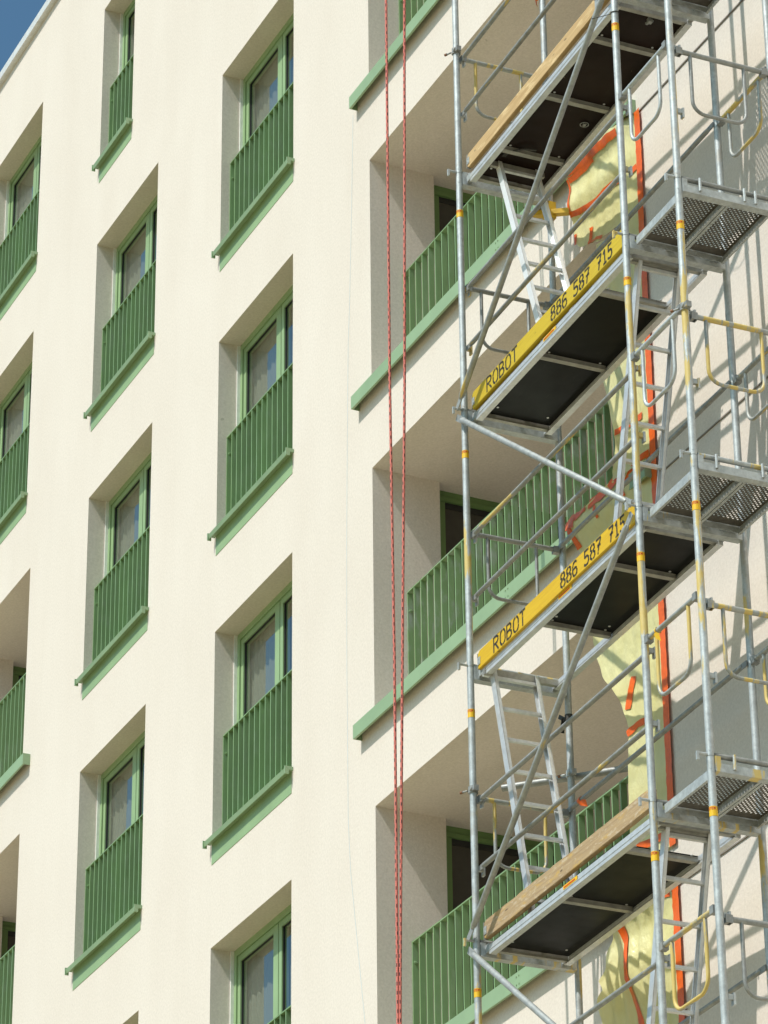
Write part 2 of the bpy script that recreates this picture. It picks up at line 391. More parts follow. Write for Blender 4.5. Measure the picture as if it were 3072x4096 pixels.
def window(x0, x1, zt, single, seed):
    rnd = random.Random(seed)
    zb = zt - 2.02; F = .06; S = .058
    f = MB(); y0, y1 = DW, DW + .07
    f.box((x0, y0, zb), (x0 + F, y1, zt)); f.box((x1 - F, y0, zb), (x1, y1, zt))
    f.box((x0 + F, y0, zt - .06), (x1 - F, y1, zt)); f.box((x0 + F, y0, zb), (x1 - F, y1, zb + F))
    fr = f.build('window', 'green_frame', bld, BB)
    xm = x0 + .936
    sashes = [(x0 + F + .007, x1 - F - .007)] if single else [(x0 + F + .007, xm - .007), (xm + .007, x1 - F - .007)]
    for a, b in sashes:
        s = MB(); z0, z1 = zb + F + .004, zt - .065; q0, q1 = DW + .012, DW + .075
        st = .10 if (not single and b == xm - .007) else S
        sl = S if a != xm + .007 else .06
        s.box((a, q0, z0), (a + sl, q1, z1)); s.box((b - st, q0, z0), (b, q1, z1)); s.box((a + sl, q0, z1 - .055), (b - st, q1, z1)); s.box((a + sl, q0, z0), (b - st, q1, z0 + .08))
        s.build('sash', 'green_frame', fr, BB)
        k = MB(); e = .005
        ga, gb, gz0, gz1 = a + sl, b - st, z0 + .08, z1 - .055; yk0, yk1 = q0 + .012, q0 + .03
        k.box((ga, yk0, gz0), (ga + e, yk1, gz1)); k.box((gb - e, yk0, gz0), (gb, yk1, gz1)); k.box((ga + e, yk0, gz1 - e), (gb - e, yk1, gz1)); k.box((ga + e, yk0, gz0), (gb - e, yk1, gz0 + e))
        k.build('gasket', 'dark', fr, BB)
        p = MB(); tilt = rnd.uniform(-.004, .004); p.quad((ga, q0 + .022, gz0), (gb, q0 + .022 + tilt, gz0), (gb, q0 + .022 + tilt * .6, gz1), (ga, q0 + .022, gz1)); p.build('pane', 'glass', fr, BB)
    wb = MB(); wb.box((x0 - .001, DW - .03, zb), (x0 + .013, DW + .001, zt - .001)); wb.build('bead', 'white', fr, BB)
    if not single:
        vt = MB(); vt.box((x1 - .42, DW - .028, zt - .035), (x1 - .06, DW, zt - .006)); vt.box((x1 - .40, DW - .034, zt - .03), (x1 - .08, DW - .028, zt - .011)); vt.build('vent', 'green_frame', fr, BB)
    cu = MB(); nx = 70; cz0, cz1 = zb, zt - .02; pts = []
    for i in range(nx + 1):
        x = x0 + .02 + (x1 - x0 - .04) * i / nx
        y = DW + .098 + .011 * math.sin(i * 1.35 + rnd.random() * 1.2) + .003 * math.sin(i * .53 + seed)
        pts.append((x, y))
    i0 = len(cu.v)
    for x, y in pts: cu.v += [Vector((x, y, cz0)), Vector((x, y, cz1))]
    for i in range(nx): cu.f.append((i0 + 2 * i, i0 + 2 * i + 2, i0 + 2 * i + 3, i0 + 2 * i + 1)); cu.sm.append(True)
    cu.build('curtain', 'curtain', fr, BB)
    r = MB(); D = 1.4; y = .30; zt2 = zt; zb2 = zt - 2.236
    r.quad((x0, y, zb2), (x0, y, zt2), (x0, D, zt2), (x0, D, zb2)); r.quad((x1, y, zb2), (x1, D, zb2), (x1, D, zt2), (x1, y, zt2))
    r.quad((x0, y, zt2), (x1, y, zt2), (x1, D, zt2), (x0, D, zt2)); r.quad((x0, y, zb2), (x0, D, zb2), (x1, D, zb2), (x1, y, zb2)); r.quad((x0, D, zb2), (x0, D, zt2), (x1, D, zt2), (x1, D, zb2))
    r.build('room', 'inner', fr, BB)
    s = MB(); zs_ = zt - 2.03
    s.box((x0 - .012, -.055, zs_ - .012), (x1 + .012, DW - .001, zs_)); xa, xb = x0 - .02, x1 + .02; q = [(-.073, zs_ + .001), (-.062, zs_ - .038), (-.056, zs_ - .038), (-.055, zs_ - .012), (-.055, zs_ + .001)]
    for (ya, za), (yb, zb3) in zip(q, q[1:] + q[:1]): s.quad((xa, ya, za), (xa, yb, zb3), (xb, yb, zb3), (xb, ya, za))
    for xx, o_ in ((xa, 1), (xb, -1)):
        i0 = len(s.v); s.v += [Vector((xx, *p)) for p in q]; s.f.append(tuple(i0 + k for k in range(5))[::o_]); s.sm.append(False)
    for xx in (x0 - .032, x1 + .020): s.box((xx, -.077, zs_ - .052), (xx + .012, -.040, zs_ + .018)); s.box((xx, -.040, zs_ - .014), (xx + .012, -.002, zs_ + .018))
    s.build('sill', 'green', fr, BB)
    a = MB(); a.box((x0, -.004, zt - 2.236), (x1, .05, zs_ - .013)); a.build('apron', 'green_frame', fr, BB)
    railing(x0 + .004, x1 - .004, .088, .06, zs_ + .03, zt - 1.0, .1165, 'green_rail')
for i, (a, b, z, s) in enumerate(windows): window(a, b, z, s, i)

for i, (x0, x1, zt, isC) in enumerate(logg):
    zb = zt - 2.234; D = 2.0; y = .61; sx = .158
    l = MB()
    xa = x0 - sx
    l.quad((x0, y, zb), (x0, y, zt), (xa, y, zt), (xa, y, zb))                     # back of the pier
    l.quad((xa, y, zb), (xa, y, zt), (xa, D, zt), (xa, D, zb)); l.quad((x1, y, zb), (x1, D, zb), (x1, D, zt), (x1, y, zt))
    l.quad((xa, D, zb), (xa, D, zt), (x1, D, zt), (x1, D, zb)); l.quad((xa, y, zt), (x1, y, zt), (x1, D, zt), (xa, D, zt)); l.quad((xa, y, zb), (xa, D, zb), (x1, D, zb), (x1, y, zb))
    l.build('loggia_wall', 'stucco', bld, BB)
    d = MB(); d.box((xa + .001, .64, zt - .10), (xa + .03, 1.95, zt - .001)); d.box((xa + .001, .64, zb + .01), (xa + .03, .72, zt - .10)); d.box((xa + .001, 1.87, zb + .01), (xa + .03, 1.95, zt - .10))
    d.box((xa + .03, .64, zt - .055), (xa + .036, 1.95, zt - .048)); d.box((xa + .03, .64, zt - .098), (xa + .042, 1.95, zt - .06))
    do = d.build('glass_door', 'door_green', bld, BB)
    k = MB(); k.box((xa + .001, .72, zt - .15), (xa + .02, 1.87, zt - .10)); k.build('gasket', 'dark', do, BB)
    p = MB(); p.quad((xa + .012, .72, zb + .01), (xa + .012, 1.87, zb + .01), (xa + .012, 1.87, zt - .15), (xa + .012, .72, zt - .15)); po = p.build('pane', 'door_pane', do, BB)
    # glazing in the back wall
    d = MB(); g0, g1 = xa + .35, xa + 1.55
    d.box((g0, D - .06, zb + .01), (g0 + .08, D - .002, zt - .02)); d.box((g1 - .08, D - .06, zb + .01), (g1, D - .002, zt - .02)); d.box((g0 + .08, D - .06, zt - .12), (g1 - .08, D - .002, zt - .02))
    do = d.build('glass_door', 'door_green', bld, BB)
    p = MB(); p.box((g0 + .08, D - .03, zb + .01), (g1 - .08, D - .004, zt - .12)); p.build('pane', 'door_pane', do, BB)
    railing(x0 + .004, x1 - .004, .296 if isC else .09, .05, zt - 2.20, zt - 1.082, .1245, 'green_dusty' if (isC and i == 2) else 'green_rail')
    e = MB(); lx0, lx1 = (x0 - .244, x1 + .244) if isC else (x0 - .3, x1 + .235)
    z0, z1 = zt - 2.345, zt - 2.225
    e.box((lx0, -.078, z0), (lx1, -.072, z1)); e.box((lx0, -.072, z1 - .006), (lx1, -.001, z1)); e.box((lx0, -.072, z0), (lx0 + .006, -.001, z1 - .006)); e.box((lx1 - .006, -.072, z0), (lx1, -.001, z1 - .006))
    e.box((lx0 + .006, -.072, z0), (lx1 - .006, -.058, z0 + .006))
    if isC:
        for xx in (x0 + 2.45, x0 + 2.49):
            for zz in (z0 + .03, z0 + .09): e.tube([(xx, -.079, zz), (xx, -.083, zz)], .006, 8)
    e.build('balcony_fascia', 'green', bld, BB)
    if isC:
        t = MB(); t.box((lx1 + .002, -.009, z0 - .010), (BX1 - .3, .004, z0)); t.build('drip_profile', 'strip', bld, BB)

# ------------------------------------------------------------------ lettering
GLY = {
    'R': [[(0, 0), (0, 1)], [(.08, 1), (.42, .98), (.6, .85), (.6, .68), (.45, .54), (.12, .5)], [(.28, .44), (.62, 0)]],
    'O': [[(.26, 1), (.08, .9), (0, .72), (0, .28), (.08, .1), (.26, 0)], [(.42, 1), (.58, .9), (.66, .72), (.66, .28), (.58, .1), (.42, 0)]],
    'B': [[(0, 0), (0, 1)], [(.1, 1), (.42, .98), (.55, .86), (.55, .68), (.42, .55), (.14, .53)], [(.42, .5), (.6, .38), (.62, .18), (.48, .03), (.1, 0)], [(0, .5), (.1, .5)]],
    'T': [[(-.02, 1), (.28, 1)], [(.4, 1), (.66, 1)], [(.33, .94), (.33, 0)]],
    '8': [[(.25, 1), (.08, .9), (.06, .68), (.25, .55)], [(.4, 1), (.56, .9), (.58, .68), (.4, .55)], [(.22, .5), (.02, .38), (.02, .14), (.22, 0)], [(.42, .5), (.62, .38), (.62, .14), (.42, 0)]],
    '6': [[(.6, .92), (.42, 1), (.2, .94), (.04, .7), (.02, .26), (.12, .06), (.26, 0)], [(.4, 0), (.58, .1), (.62, .3), (.54, .5), (.38, .56), (.14, .5)]],
    '5': [[(.6, 1), (.1, 1), (.08, .58)], [(.12, .56), (.4, .6), (.58, .46), (.6, .2), (.44, .02), (.26, 0)], [(.16, .0), (0, .1)]],
    '7': [[(0, 1), (.62, 1)], [(.62, .94), (.38, .56)], [(.34, .5), (.2, 0)], [(.16, .52), (.54, .52)]],
    '1': [[(.14, .8), (.34, 1)], [(.34, .94), (.34, 0)], [(.14, 0), (.54, 0)]],
    'S': [[(.58, .86), (.4, 1), (.15, .96), (.05, .76), (.2, .56), (.45, .46), (.6, .26), (.48, .04), (.2, 0), (.02, .14)]],
    'Y': [[(0, 1), (.3, .5), (.3, 0)], [(.6, 1), (.3, .5)]], 'E': [[(.55, 1), (0, 1), (0, 0), (.55, 0)], [(0, .52), (.45, .52)]],
    'M': [[(0, 0), (0, 1), (.33, .4), (.66, 1), (.66, 0)]], '0': [[(.33, 1), (.06, .85), (0, .5), (.06, .15), (.33, 0), (.6, .15), (.66, .5), (.6, .85), (.33, 1)]],
}
def strokes(mb, text, x0, z0, h, adv, wd, th, place):
    x = x0
    for ch in text:
        if ch != ' ':
            for pl in GLY[ch]:
                q = [(x + a * wd / .66, z0 + b * h) for a, b in pl]
                for (ax, az), (bx, bz) in zip(q, q[1:]):
                    dx, dz = bx - ax, bz - az; L = math.hypot(dx, dz) or 1; nx, nz = -dz / L * th / 2, dx / L * th / 2; ex, ez = dx / L * th * .3, dz / L * th * .3
                    mb.quad(*[place(*p) for p in ((ax - ex - nx, az - ez - nz), (bx + ex - nx, bz + ez - nz), (bx + ex + nx, bz + ez + nz), (ax - ex + nx, az - ez + nz))])
        x += adv

# ------------------------------------------------------------------ scaffold
FR = SCAF
SB = (0, 0, GROUND)
scaf = root('scaffold', 'galvanised steel scaffold with yellow paint marks standing against the cream facade', 'scaffold', SB, FR)
RT = .02415
posts = {'F1': (0, 0), 'F2': (L1, 0), 'F3': (U3, 0), 'B1': (0, W), 'B2': (L1, W), 'B3': (U3, W)}
stickers = {('F1', 0), ('F1', -1), ('F1', -2), ('F1', -3), ('F2', 0), ('F2', -1), ('F2', -2), ('F2', -3), ('F3', -1), ('F3', -2), ('F3', -3), ('F3', 0)}
yellowish = {('F1', -1), ('F2', -1), ('F2', -2), ('F3', 0), ('F3', -1), ('B2', -3), ('B2', -2), ('B1', -3), ('F3', -2), ('F1', -3)}
CAMDIR = Vector((.80, -.60, 0))
def sticker_at(u, v, z, par):
    r = RT + .0012; h = .031; n = 20; b = MB(); i0 = 0
    for k in range(n + 1):
        a = 2 * math.pi * k / n
        b.v += [Vector((u + r * math.cos(a), v + r * math.sin(a), z - h)), Vector((u + r * math.cos(a), v + r * math.sin(a), z + h))]
    for k in range(n): b.f.append((2 * k, 2 * k + 2, 2 * k + 3, 2 * k + 1)); b.sm.append(True)
    b.build('label_band', 'sticker', par, SB, FR)
    t = MB(); rr = r + .0008; a0 = math.atan2(-.60, .80)
    pl = lambda x, zz: (u + rr * math.cos(a0 + x / rr), v + rr * math.sin(a0 + x / rr), z + zz)
    strokes(t, 'SYSTEM 70', -.052, .009, .015, .0118, .0085, .0036, pl)
    t.build('label_print', 'stick_red', par, SB, FR)
TOPK = 1
for nm, (u, v) in posts.items():
    for k in range(-8, TOPK + 1):
        z1 = LEV(k); z0 = max(LEV(k - 1), GROUND + .05)
        if z1 <= z0: continue
        p = MB(); p.tube([(u, v, z0 + .002), (u, v, z1 - .002)], RT, 20)
        p.tube([(u, v, z1 - .06), (u, v, z1 + .05)], RT * .86, 16)
        for dz in (-.08, .035):
            p.tube([(u + (RT - .001) * .8, v - (RT - .001) * .6, z1 + dz), (u + (RT + .0015) * .8, v - (RT + .0015) * .6, z1 + dz)], .005, 8)
        o = p.build('standard', 'galv_y' if (nm, k) in yellowish else 'galv', scaf, SB, FR)
        if (nm, k) in stickers: sticker_at(u, v, z1 - .35, o)
        if nm[0] == 'F' and k > -5:
            q = MB(); q.tube([(u, v - RT, z1 + .012), (u, v - .085, z1 + .012)], .0095, 10); q.box((u - .009, v - .092, z1 - .032), (u + .009, v - .078, z1 + .022))
            for zz in (.53, 1.02):
                q.box((u - .012, v + RT - .002, z1 + zz - .02), (u + .012, v + .065, z1 + zz + .012)); q.box((u - .017, v + .055, z1 + zz - .05), (u + .017, v + .068, z1 + zz + .022))
            split(q, 2, 'wedge_lock', 'galv_y' if (nm, k) in yellowish else 'galv', o, SB, FR)
    b = MB(); b.tube([(u, v, GROUND + .006), (u, v, GROUND + .3)], .018, 12); b.box((u - .075, v - .075, GROUND), (u + .075, v + .075, GROUND + .006)); b.build('base_jack', 'galv', scaf, SB, FR)

def flat_rail(p, q, r, mat, name='guard_rail', blade=.075, par=None):
    p, q = Vector(p), Vector(q); d = (q - p).normalized(); m = MB()
    a, b = p + d * blade, q - d * blade
    m.tube([a - d * .03, a, b, b + d * .03], [r * .55, r, r, r * .55], 14)
    sd = Vector((0, 1, 0))
    m.bar(p - d * .012, a, .008, r * 2.25, sd); m.bar(b, q + d * .012, .008, r * 2.25, sd)
    return m.build(name, mat, par or scaf, SB, FR)
def uguard(p, q, mat, drop, at, name='end_guard', r=.0175, ru=.0125, fil=.09):
    """rail p->q with a hanging U loop between fractions at[0], at[1]"""
    p, q = Vector(p), Vector(q); d = (q - p); m = MB()
    m.tube([p + d.normalized() * .02, q - d.normalized() * .02], r, 14); o = m.build(name, mat, scaf, SB, FR)
    a, b = p + d * at[0], p + d * at[1]; dn = d.normalized(); Z = Vector((0, 0, 1)); l = MB(); zb = drop
    pts = [a + Z * -.005, a - Z * (zb - fil)] + arc(a + dn * fil - Z * (zb - fil), -dn, -Z, fil, 0, math.pi / 2)[1:] + arc(b - dn * fil - Z * (zb - fil), dn, -Z, fil, math.pi / 2, 0) + [b - Z * .005]
    l.tube(pts, ru, 12); l.build('loop', mat, o, SB, FR)
    c = MB()
    for e, s_ in ((p, 1), (q, -1)):
        e2 = e + dn * s_ * .03; c.box((e2.x - .022, e2.y - .022, e2.z - .03), (e2.x + .022, e2.y + .022, e2.z + .02))
    split(c, 1, 'clamp', 'galv_d', o, SB, FR)
for k in range(-4, 2):
    z = LEV(k)
    for u in (0, L1, U3):
        t = MB(); t.tube([(u, RT, z + .012), (u, W - RT, z + .012)], .0165, 14); o = t.build('transom', 'galv_d' if k % 2 else 'galv_y', scaf, SB, FR)
        c = MB(); c.box((u - .03, RT - .004, z - .099), (u + .03, W - RT + .004, z - .094)); c.box((u - .03, RT - .002, z - .094), (u - .025, W - RT + .002, z - .045)); c.box((u + .025, RT - .002, z - .094), (u + .03, W - RT + .002, z - .045))
        c.box((u - .026, RT - .006, z - .093), (u + .026, RT + .03, z + .0)); c.box((u - .026, W - RT - .03, z - .093), (u + .026, W - RT + .006, z))
        c.build('channel', 'galv_y' if (k == -3) else 'galv', o, SB, FR)
        pn = MB()
        for vv in (.14, .46, .54):
            pn.tube([(u + (.034 if u == U3 else -.034), vv, z - .075), (u + (.034 if u == U3 else -.034), vv, z + .02)], .010, 10)
        split(pn, 1, 'deck_pin', 'galv', o, SB, FR)
for k in range(-4, 1):
    z = LEV(k); cls = 'galv_y' if k in (0, -1) else 'galv'
    for i, zz in enumerate((1.015, .53)):
        flat_rail((.006, .034, z + zz), (L1 - .006, .034, z + zz), .0172, ('galv_dy', 'galv_d')[(k + i) % 2])
    flat_rail((.004, W - .034, z + 1.05), (L1 - .004, W - .034, z + 1.05), .0172, 'galv_d')
    uguard((0, RT, z + 1.035), (0, W - RT, z + 1.035), 'galv_yy' if k in (-3, 0) else 'galv_d', .47, (.19, .735))
    uguard((U3, RT, z + 1.0), (U3, W - RT, z + 1.0), 'galv_yy' if k in (-2, -3) else 'galv_d', .455, (.17, .74))
    uguard((L1 + RT, 0, z + 1.07), (U3 - RT, 0, z + 1.07), 'galv' if k > -3 else 'galv_yy', .45, (.19, .79), 'side_guard')
    uguard((L1 + RT, W, z + 1.06), (U3 - RT, W, z + 1.06), 'galv_yy', .385, (.2, .8), 'side_guard')
for a, b in (((0, 0.02, -1), (L1, -.02, 0)), ((0, -.06, -1), (L1, .02, -2)), ((L1, -.06, -2), (0, .03, -3)), ((0, -.06, -3), (L1, .02, -4)), ((L1, .03, 0), (0, -.02, 1))):
    p = Vector((a[0], -.055, LEV(a[2]) + a[1])); q = Vector((b[0], -.055, LEV(b[2]) + b[1]))
    flat_rail(p, q, .0215, 'galv_b', 'brace', .10)
def coupler(u, v, z, mat='galv_d', du=-1):
    m = MB(); m.tube([(u, v, z - .024), (u, v, z + .024)], RT + .009, 16); m.box((u + .02, v - .02, z - .02), (u + .058, v + .016, z + .02))
    m.tube([(u - .03, v - .02, z - .014), (u + .05, v - .034, z - .008)], .006, 8); m.tube([(u - .026, v - .03, z), (u - .062, v - .052, z)], .007, 8)
    o = m.build('coupler', mat, scaf, SB, FR)
    t = MB(); t.tube([(u - .058, v - .05, z), (u - .075, v - .06, z)], .011, 6); t.build('nut', 'rust', o, SB, FR)
for k in (0, -3): coupler(0, 0, LEV(k) + 1.09)
coupler(U3, 0, LEV(-2) + 1.05)
coupler(0, W, LEV(-3) + 1.33, 'galv_y')

def inv(p):   # world -> scaffold frame
    dx, dy = p[0] - SX, p[1] - SY
    return (dx * cr + dy * sr, -dx * sr + dy * cr, p[2])
t = MB(); t.tube([inv((4.84, -.54, -.44)), inv((5.215, -.17, -.44)), inv((5.72, .30, -.44))], RT, 18); t.build('tie_tube', 'galv_d', scaf, SB, FR)
t = MB(); zb = 4.07; t.bar(inv((5.16, -.36, zb)), inv((5.33, -.105, zb)), .05, .04, (0, 1, 0)); t.box((-.03, W - .05, zb - .05), (.03, W + .035, zb + .09))
to = t.build('wall_tie', 'yellow', scaf, SB, FR)
t = MB(); P0 = Vector(inv((5.33, -.105, zb))); dy = Vector(inv((5.38, -.03, zb))) - P0; dn = dy.normalized()
t.tube([P0 - dn * .02, P0 + dn * .02, P0 + dn * .03 + Vector((0, 0, .03)), P0 + dn * .05 + Vector((0, 0, .05)), P0 + dn * .075 + Vector((0, 0, .03)), P0 + dn * .09], .008, 10)
t.tube([P0 + dn * .06 + Vector((0, 0, .02)), Vector(inv((5.40, .02, zb + .01)))], .007, 8); t.build('hook', 'rust', to, SB, FR)

# ------------------------------------------------------------------ platforms
def platform(k, plate, bars, mat, label):
    z = LEV(k); base = (.1, .34, z - .1); r = root('platform', label, 'scaffold platform', base, FR, 'plywood platforms of the scaffold')
    V0, V1 = .05, .64; a, b = .085, L1 - .085
    s = MB()
    for v0 in (V0, V1 - .034):
        s.box((a, v0, z - .098), (b, v0 + .034, z - .036))
        inn = v0 + .034 if v0 == V0 else v0 - .012
        s.box((a, inn, z - .098), (b, inn + .012, z - .094)); s.box((a, v0 - .003, z - .072), (b, v0, z - .066))
    split(s, 3, 'side_rail', 'alu', r, base, FR)
    e = MB(); e.box((a + .004, V0 + .034, z - .085), (a + .04, V1 - .034, z - .045)); e.box((b - .04, V0 + .034, z - .085), (b - .004, V1 - .034, z - .045)); split(e, 1, 'end_beam', 'alu_d', r, base, FR)
    for ub in bars:
        cbar = MB(); cbar.box((ub - .022, V0 + .046, z - .082), (ub + .022, V1 - .046, z - .053)); cbar.box((ub - .028, V0 + .046, z - .0565), (ub + .028, V1 - .046, z - .0535)); cbar.build('cross_bar', 'alu_d', r, base, FR)
    p = MB(); p.box((plate[0], V0 + .03, z - .052), (plate[1], V1 - .03, z - .040)); p.box((plate[0], V0 + .001, z - .0355), (plate[1], V1 - .001, z - .031))
    p.build('plywood', mat, r, base, FR)
    for ub in list(bars) + [plate[0] + .06, plate[1] - .06]:
        for vv in (V0 + .10, V1 - .10):
            rv = MB(); rv.tube([(ub + .045, vv, z - .0525), (ub + .045, vv, z - .0555)], .009, 8); rv.build('rivet', 'alu', r, base, FR)
    h = MB()
    for ue, s_ in ((a, -1), (b, 1)):
        for vv in (V0 + .017, V1 - .017): h.box((ue - .0, vv - .018, z - .075), (ue + s_ * .05, vv + .018, z - .02)); h.box((ue + s_ * .05, vv - .018, z - .085), (ue + s_ * .06, vv + .018, z - .02))
    split(h, 2, 'claw', 'galv', r, base, FR)
    return r, base
lev_lab = {0: ('brown plywood platform beside the pale bare toe board, topmost of the four', 'ply_brown'),
           -1: ('black plywood platform behind the duller yellow toe board, second from the top', 'ply_dark'),
           -2: ('black plywood platform behind the brighter orange yellow toe board, open at its left end', 'ply_dark'),
           -3: ('dark plywood platform beside the weathered brown toe board, lowest of the four', 'ply_dark')}
plates = {0: (.13, 2.40), -1: (.13, 1.93), -2: (.93, 2.40), -3: (.13, 1.95)}
bars = {0: (.52, 1.25, 2.0), -1: (1.02, 1.93), -2: (.93, 1.86), -3: (1.06, 1.95)}
plat = {}
for k in (0, -1, -2, -3):
    r, base = platform(k, plates[k], bars[k], lev_lab[k][1], lev_lab[k][0]); z = LEV(k)
    if k != 0:
        ua, ub = {-1: (1.19, 1.385), -2: (1.28, 1.475), -3: (1.2, 1.40)}[k]; st = MB()
        st.box((ua, .0455, z - .064), (ub, .0472, z - .038)); o = st.build('label_sticker', 'sticker', r, base, FR)
        t = MB()
        t.box((ua + .012, .0440, z - .056), (ub - .03, .0453, z - .047))
        t.build('label_print', 'stick_red', o, base, FR)
    else:
        lt = MB(); lt.bar((.50, .16, z - .07), (.60, .24, z - .085), .02, .008); lt.bar((.60, .24, z - .085), (.62, .33, z - .085), .02, .008); lt.box((.44, .14, z - .075), (.52, .17, z - .06)); lt.build('latch', 'black', r, base, FR)
        hd = MB(); hd.tube(arc((1.02, .52, z - .062), (1, 0, 0), (0, 1, 0), .03, 0, 2 * math.pi, 16), .004, 6); hd.box((1.005, .51, z - .068), (1.035, .53, z - .056)); hd.build('hatch_ring', 'galv_d', r, base, FR)
        sc_ = MB(); sc_.bar((2.30, .36, z - .07), (2.36, .38, z - .075), .02, .012); sc_.box((2.33, .35, z - .09), (2.36, .38, z - .053)); sc_.build('hatch_catch', 'galv_d', r, base, FR)

# toe boards
def toe(k, u0, u1, z0, z1, mat, label, text=False, rough=False):
    z = LEV(k); base = (u0, .03, z + z0); v0, v1 = .03, .064; m = MB(); ch = .022
    sec = 24 if rough else 2; rows = []
    prof = lambda u: (mnoise.noise(Vector((u * 5, k, 0))) * .006 + mnoise.noise(Vector((u * 21, k, 3))) * .003) if rough else mnoise.noise(Vector((u * 3, k, 1))) * .0015
    us = [u0, u0 + ch] + [u0 + ch + (u1 - u0 - 2 * ch) * i / 40 for i in range(1, 40)] + [u1 - ch, u1]
    for i, u in enumerate(us):
        e = ch * .8 if i in (0, len(us) - 1) else 0; top = z + z1 + prof(u) - e; bot = z + z0 + prof(u + 7) * .5 + (e * .6 if rough or not text else 0); bv = .004
        rows.append([Vector((u, v0 + bv, bot)), Vector((u, v0, bot + bv)), Vector((u, v0, top - bv)), Vector((u, v0 + bv, top)), Vector((u, v1, top)), Vector((u, v1, bot))])
    for r_ in rows: m.v += r_
    n = 6
    for i in range(len(rows) - 1):
        for j in range(n): a = i * n + j; b = i * n + (j + 1) % n; m.f.append((a, a + n, b + n, b)); m.sm.append(False)
    m.f.append(tuple(range(n))); m.sm.append(False); m.f.append(tuple(reversed([(len(rows) - 1) * n + j for j in range(n)]))); m.sm.append(False)
    r = m.build('toe_board', mat, None, base, FR); tag(r, label, 'toe board', 'toe boards of the scaffold')
    p = MB(); p.box((u0 - .003, v0 - .004, z + z0 + .03), (u0 + .035, v0 - .0005, z + z0 + .085)); p.box((u0 - .006, v0 - .004, z + z0 - .0), (u0 - .003, v1 - .004, z + z0 + .12))
    for zz in (.043, .07): p.tube([(u0 + .018, v0 - .004, z + z0 + zz), (u0 + .018, v0 - .007, z + z0 + zz)], .005, 8)
    p.build('end_plate', 'galv', r, base, FR)
    if text:
        h = .106; zt = z + z0 + .019; f = lambda x, zz: (x, v0 - .0012, zz)
        for wrd, ux, dz, hh, adv, wdt in (('ROBOT', .318, -.002, h, .104, .076), ('886', 1.352, 0, h * .95, .088, .068), ('587', 1.70, 0, h * .95, .088, .068), ('715', 2.058, 0, h * .95, .078, .062)):
            t = MB(); strokes(t, wrd, ux, zt + dz, hh, adv, wdt, .0165, f); t.build('stencil_lettering', 'stencil', r, base, FR)
    return r
toe(0, .085, 2.19, .008, .128, 'wood_new', 'pale bare wooden toe board at the top of the scaffold')
toe(0, 2.20, L1 - .05, .012, .13, 'wood_new', 'short pale wooden board beyond the long bare toe board')
toe(-1, .075, L1 - .09, -.012, .126, 'wood_dull', 'yellow lettered toe board crossed by a diagonal shadow, upper of the two', True)
toe(-2, .065, L1 - .09, -.038, .098, 'wood_yel', 'bright orange yellow lettered toe board above the ladder, lower of the two', True)
toe(-3, .06, L1 - .06, .008, .138, 'wood_old', 'weathered brown wooden toe board at the bottom of the scaffold', False, True)

# steel planks
for k in (0, -1, -2, -3):
    z = LEV(k)
    for i, v0 in enumerate((.05, .372)):
        v1 = v0 + .316; a, b = L1 + .055, U3 - .055; base = (a, v0, z - .08)
        side = ('outer', 'inner')[i]
        where = {0: 'at the very top of the right bay', -1: 'at the upper landing of the right bay', -2: 'at the middle landing of the right bay', -3: 'at the lowest landing of the right bay'}[k]
        r = root('steel_plank', f'perforated steel plank on the {side} half, {where}', 'scaffold plank', base, FR, 'perforated steel planks of the scaffold')
        p = MB(); p.quad((a, v0, z - .024), (b, v0, z - .024), (b, v1, z - .024), (a, v1, z - .024)); p.build('deck_sheet', 'perf', r, base, FR)
        s = MB()
        for v in (v0, v1 - .003):
            s.box((a, v, z - .082), (b, v + .003, z - .0245)); s.box((a, v + (.003 if v == v0 else -.016), z - .082), (b, v + (.019 if v == v0 else 0), z - .079))
        split(s, 2, 'side_flange', 'galv', r, base, FR)
        for ue, q in ((a, -1), (b, 1)):
            e = MB(); e.box((ue + q * .001, v0 + .003, z - .07), (ue + q * .004, v1 - .003, z - .02))
            for vv in (v0 + .05, v1 - .09): e.box((ue + q * .003, vv, z - .06), (ue + q * .045, vv + .04, z - .03)); e.box((ue + q * .045, vv, z - .08), (ue + q * .052, vv + .04, z - .03))
            e.build('hook_end', 'galv', r, base, FR)

# ladders
def ladder(k, top, bot, va, vb, mat, label, n0=.06):
    z = LEV(k); T0 = Vector((top[0], 0, z + top[1])); B0 = Vector((bot[0], 0, z + bot[1])); d = (B0 - T0).normalized(); base = (bot[0], (va + vb) / 2, z + bot[1])
    r = root('ladder', label, 'ladder', base, FR, 'ladders of the scaffold'); nrm = Vector((0, 1, 0)).cross(d)
    for v, s_ in ((va, 1), (vb, -1)):
        m = MB(); q = Vector((0, v, 0)); m.bar(T0 + q, B0 + q, .006, .058, (0, 1, 0))
        for e in (-.026, .026): m.bar(T0 + q + nrm * e + Vector((0, s_ * .012, 0)), B0 + q + nrm * e + Vector((0, s_ * .012, 0)), .024, .006, (0, 1, 0))
        m.build('stile', mat, r, base, FR)
    L = (B0 - T0).length; x = n0
    while x < L - .03:
        p = T0 + d * x; m = MB(); m.bar(p + Vector((0, va + .003, 0)), p + Vector((0, vb - .003, 0)), .028, .022, (1, 0, 0)); m.build('rung', 'alu', r, base, FR); x += .262
    e = MB(); p = T0 + d * .02
    e.bar(p + Vector((0, va - .06, .0)), p + Vector((0, vb + .05, 0)), .03, .042, (1, 0, 0)); e.build('hook_bar', 'alu_d', r, base, FR)
ladder(0, (.32, -.06), (1.0, -2.02), .16, .48, 'alu_sunlit', 'shiny aluminium ladder hanging from the topmost platform')
